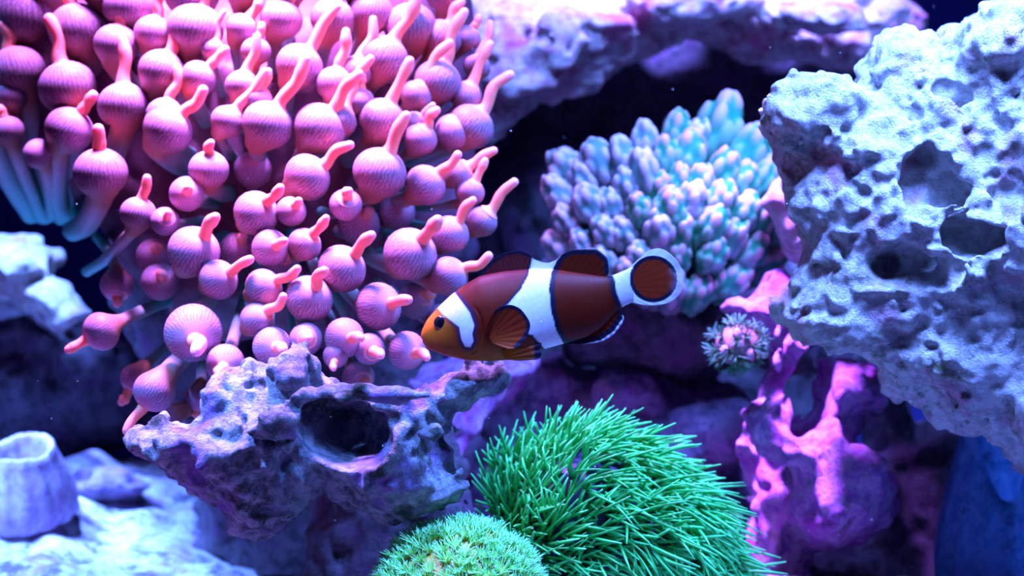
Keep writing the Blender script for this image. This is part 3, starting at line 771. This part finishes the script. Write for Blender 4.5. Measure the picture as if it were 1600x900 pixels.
# ------------------------------------------------------------------ blades: shared builder for star polyps, tufts and the dome coral
def blade(p0, d, L, wdt, bend, rng, nseg=5, ns=4, taper=.35):
    d = d/np.linalg.norm(d)
    t = np.linspace(0, 1, nseg+1)[:, None]
    c = p0+d*L*t+bend*L*t*t
    r = wdt*(1-(1-taper)*t[:, 0]**1.5); r[-1] *= .5
    V, Q, A = sweep(c, r, t[:, 0], ns)
    n = len(V)
    capq = [[n-ns+i for i in range(ns)]] if ns == 4 else []
    return V, np.concatenate([Q, np.array(capq, int)]) if capq else Q, A[:, 2]
def polyp_variant(name, seed, nt_, L, wdt, cone, c0, c1, c2, mat, sway=.25, taper=.35):
    rng = np.random.default_rng(seed)
    VV, QQ, CC = [], [], []; off = 0
    for k in range(nt_):
        ph = 2*np.pi*(k+rng.uniform(-.25, .25))/nt_
        o_ = np.array([np.cos(ph), np.sin(ph), 0])
        cn = cone*rng.uniform(.6, 1.25)
        d = np.array([0, 0, 1])*np.cos(cn)+o_*np.sin(cn)
        V, Q, t = blade(o_*wdt*1.0, d, L*rng.uniform(.75, 1.15), wdt*rng.uniform(.85, 1.15), o_*rng.uniform(-.05, .3)+rng.normal(size=3)*sway*.4+np.array([sway, 0, 0]), rng, taper=taper)
        VV.append(V); QQ.append(Q+off); off += len(V)
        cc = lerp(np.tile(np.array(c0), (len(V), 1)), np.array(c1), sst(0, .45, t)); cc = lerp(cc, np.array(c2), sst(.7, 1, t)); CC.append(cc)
    o = mk(name, np.concatenate(VV), np.concatenate(QQ), mat, col=np.concatenate(CC))
    me = o.data; bpy.data.objects.remove(o)
    return me
def place(name, me, parent, PL, p, axis, scale, roll, xdir=None):
    o = bpy.data.objects.new(name, me); o.parent = parent
    o.location = Vector(p-PL)
    z = Vector(axis).normalized()
    if xdir is not None:
        x = Vector(xdir); x = (x-z*x.dot(z)).normalized(); y = z.cross(x)
        R = Matrix((x, y, z)).transposed()
        o.rotation_euler = (R @ Matrix.Rotation(roll, 3, 'Z')).to_euler()
    else:
        o.rotation_euler = (z.to_track_quat('Z', 'Y') @ Matrix.Rotation(roll, 3, 'Z').to_quaternion()).to_euler()
    o.scale = (scale,)*3
    COL.objects.link(o); return o
def vert_normals(v, q):
    n = np.cross(v[q[:, 2]]-v[q[:, 0]], v[q[:, 3]]-v[q[:, 1]])
    N = np.zeros_like(v)
    for k in range(4): np.add.at(N, q[:, k], n)
    return N/(np.linalg.norm(N, axis=1)[:, None]+1e-12)
def scatter(v, N, ok, mind, rng, nmax):
    idx = rng.permutation(np.nonzero(ok)[0]); got = np.zeros((nmax, 3)); out = []; n = 0
    for i in idx:
        if n and ((got[:n]-v[i])**2).sum(1).min() < mind*mind: continue
        got[n] = v[i]; out.append(i); n += 1
        if n >= nmax: break
    return out

# green star polyps
gsp = empty('star_polyp_colony', tuple(P(950, 900, 0.05)))
tag(gsp, 'bright green star polyp colony with long grassy tentacles swept sideways beside the dome coral', 'coral')
GL = np.array(gsp.location)
GY = 0.055
v, q = rock_mesh(GY, 0.030, [(800,750),(815,728),(870,708),(930,700),(985,702),(1020,725),(1055,760),(1085,810),(1110,850),(1130,900),(1130,1010),(790,1010),(800,880),(790,800)],
                 adds=[(905,768,-.012,74),(1000,840,-.016,84),(880,870,-.012,80)], vox=0.0016, seed=61, amp=.7, pits=0)
m, nt, b = new_mat('polyp_mat'); b.inputs['Base Color'].default_value = (.09, .045, .15, 1); b.inputs['Roughness'].default_value = .6
mk('mat', v-GL, q, m, gsp)
N = vert_normals(v, q)
rng = np.random.default_rng(7)
ok = (N[:, 1] < .25) & (v[:, 2] > .005) & (v[:, 1] < GY+.012)
sel = scatter(v, N, ok, 0.0045, rng, 270)
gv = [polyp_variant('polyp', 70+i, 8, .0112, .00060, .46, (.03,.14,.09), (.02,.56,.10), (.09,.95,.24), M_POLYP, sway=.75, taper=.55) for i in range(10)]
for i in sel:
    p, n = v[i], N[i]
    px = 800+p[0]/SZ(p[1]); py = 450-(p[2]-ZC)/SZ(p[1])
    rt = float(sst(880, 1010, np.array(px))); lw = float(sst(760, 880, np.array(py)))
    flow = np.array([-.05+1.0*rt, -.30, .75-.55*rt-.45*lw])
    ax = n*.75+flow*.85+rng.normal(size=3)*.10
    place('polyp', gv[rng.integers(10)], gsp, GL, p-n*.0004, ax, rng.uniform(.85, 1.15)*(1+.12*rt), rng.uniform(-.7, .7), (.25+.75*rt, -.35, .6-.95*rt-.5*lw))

# turquoise dome coral, closest to the glass
dome = empty('dome_coral', tuple(P(715, 1000, -0.01)))
tag(dome, 'turquoise round dome coral covered in short spiky tentacles in front at the bottom edge', 'coral')
DL = np.array(dome.location)
dy_ = -0.012; ds = SZ(dy_)
dc = P(716, 962, dy_)
v, q = icos(5)
rad = np.array([133*ds, 120*ds, 138*ds])
dv = v*rad*(1+.03*np.sin(v[:, :1]*7)*np.cos(v[:, 2:]*6))+dc
m, nt, b = new_mat('dome_flesh')
co = nd(nt, 'ShaderNodeTexCoord').outputs['Object']
nt.links.new(ramp(nt, noise(nt, co, 260), [(.35, (.58, .30, .02)), (.65, (.48, .50, .08))]), b.inputs['Base Color'])
mk('flesh', dv-DL, q, m, dome)
dvar = [polyp_variant('polyp', 90+i, 22, .0044, .00028, .52, (.80,.50,.03), (.30,.88,.21), (.26,.96,.50), M_DOME, sway=.12) for i in range(8)]
Nn = v/rad; Nn /= np.linalg.norm(Nn, axis=1)[:, None]
ok = (v[:, 2] > -.25) & (v[:, 1] < .75)
rng = np.random.default_rng(17)
for i in scatter(dv, Nn, ok, .0029, rng, 290):
    place('polyp', dvar[rng.integers(8)], dome, DL, dv[i]-Nn[i]*.0002, Nn[i]+np.array([0, 0, .7])+rng.normal(size=3)*.1, rng.uniform(.9, 1.2), rng.uniform(0, 6.28))

# little fuzzy teal coral on the magenta rock
tuft = empty('tufted_coral', tuple(P(1152, 560, 0.065)))
tag(tuft, 'small fuzzy teal and pink tufted coral growing on the magenta rock', 'coral')
TL = np.array(tuft.location)
tc = P(1152, 540, 0.068); ts = SZ(.068)
v, q = icos(3); rad = np.array([36, 40, 32])*ts
dv = v*rad+tc
m, nt, b = new_mat('tuft_flesh'); b.inputs['Base Color'].default_value = (.30, .16, .20, 1)
mk('flesh', dv-TL, q, m, tuft)
tvar = [polyp_variant('polyp', 120+i, 12, .0042, .00030, .75, (.20,.10,.05), (.06,.24,.11), (.06,.42,.24), M_DOME) for i in range(4)]
Nn = v/rad; Nn /= np.linalg.norm(Nn, axis=1)[:, None]
for i in scatter(dv, Nn, (v[:, 1] < .3), .0034, rng, 70):
    place('polyp', tvar[rng.integers(4)], tuft, TL, dv[i], Nn[i], rng.uniform(.8, 1.1), rng.uniform(0, 6.28))
for px, py in ((1132, 548), (1172, 553), (1152, 522)):
    vv, ff = icos(3); k = 7*ts
    o = mk('pink_mouth', vv*np.array([k, k, k*1.3])+P(px, py, .0605)-TL, ff, M_CORAL, tuft, col=np.tile(np.array([.80, .42, .60]), (len(vv), 1)))
    o['label'] = 'pale pink polyp mouth'

# specks drifting in the water
rng = np.random.default_rng(77)
vv, ff = icos(1); VV, QQ = [], []
for k in range(140):
    y = rng.uniform(-.08, .2); c = P(rng.uniform(0, 1600), rng.uniform(0, 880), y)
    VV.append(vv*rng.uniform(.00010, .00022)*rng.uniform(.6, 1.4, 3)+c); QQ.append(ff+k*len(vv))
m, nt, b = new_mat('drifting_speck'); b.inputs['Base Color'].default_value = (.85, .85, .9, 1)
o = mk('drifting_specks', np.concatenate(VV), np.concatenate(QQ), m)
tag(o, 'tiny pale specks drifting through the water in front of everything', 'particles', kind='stuff')
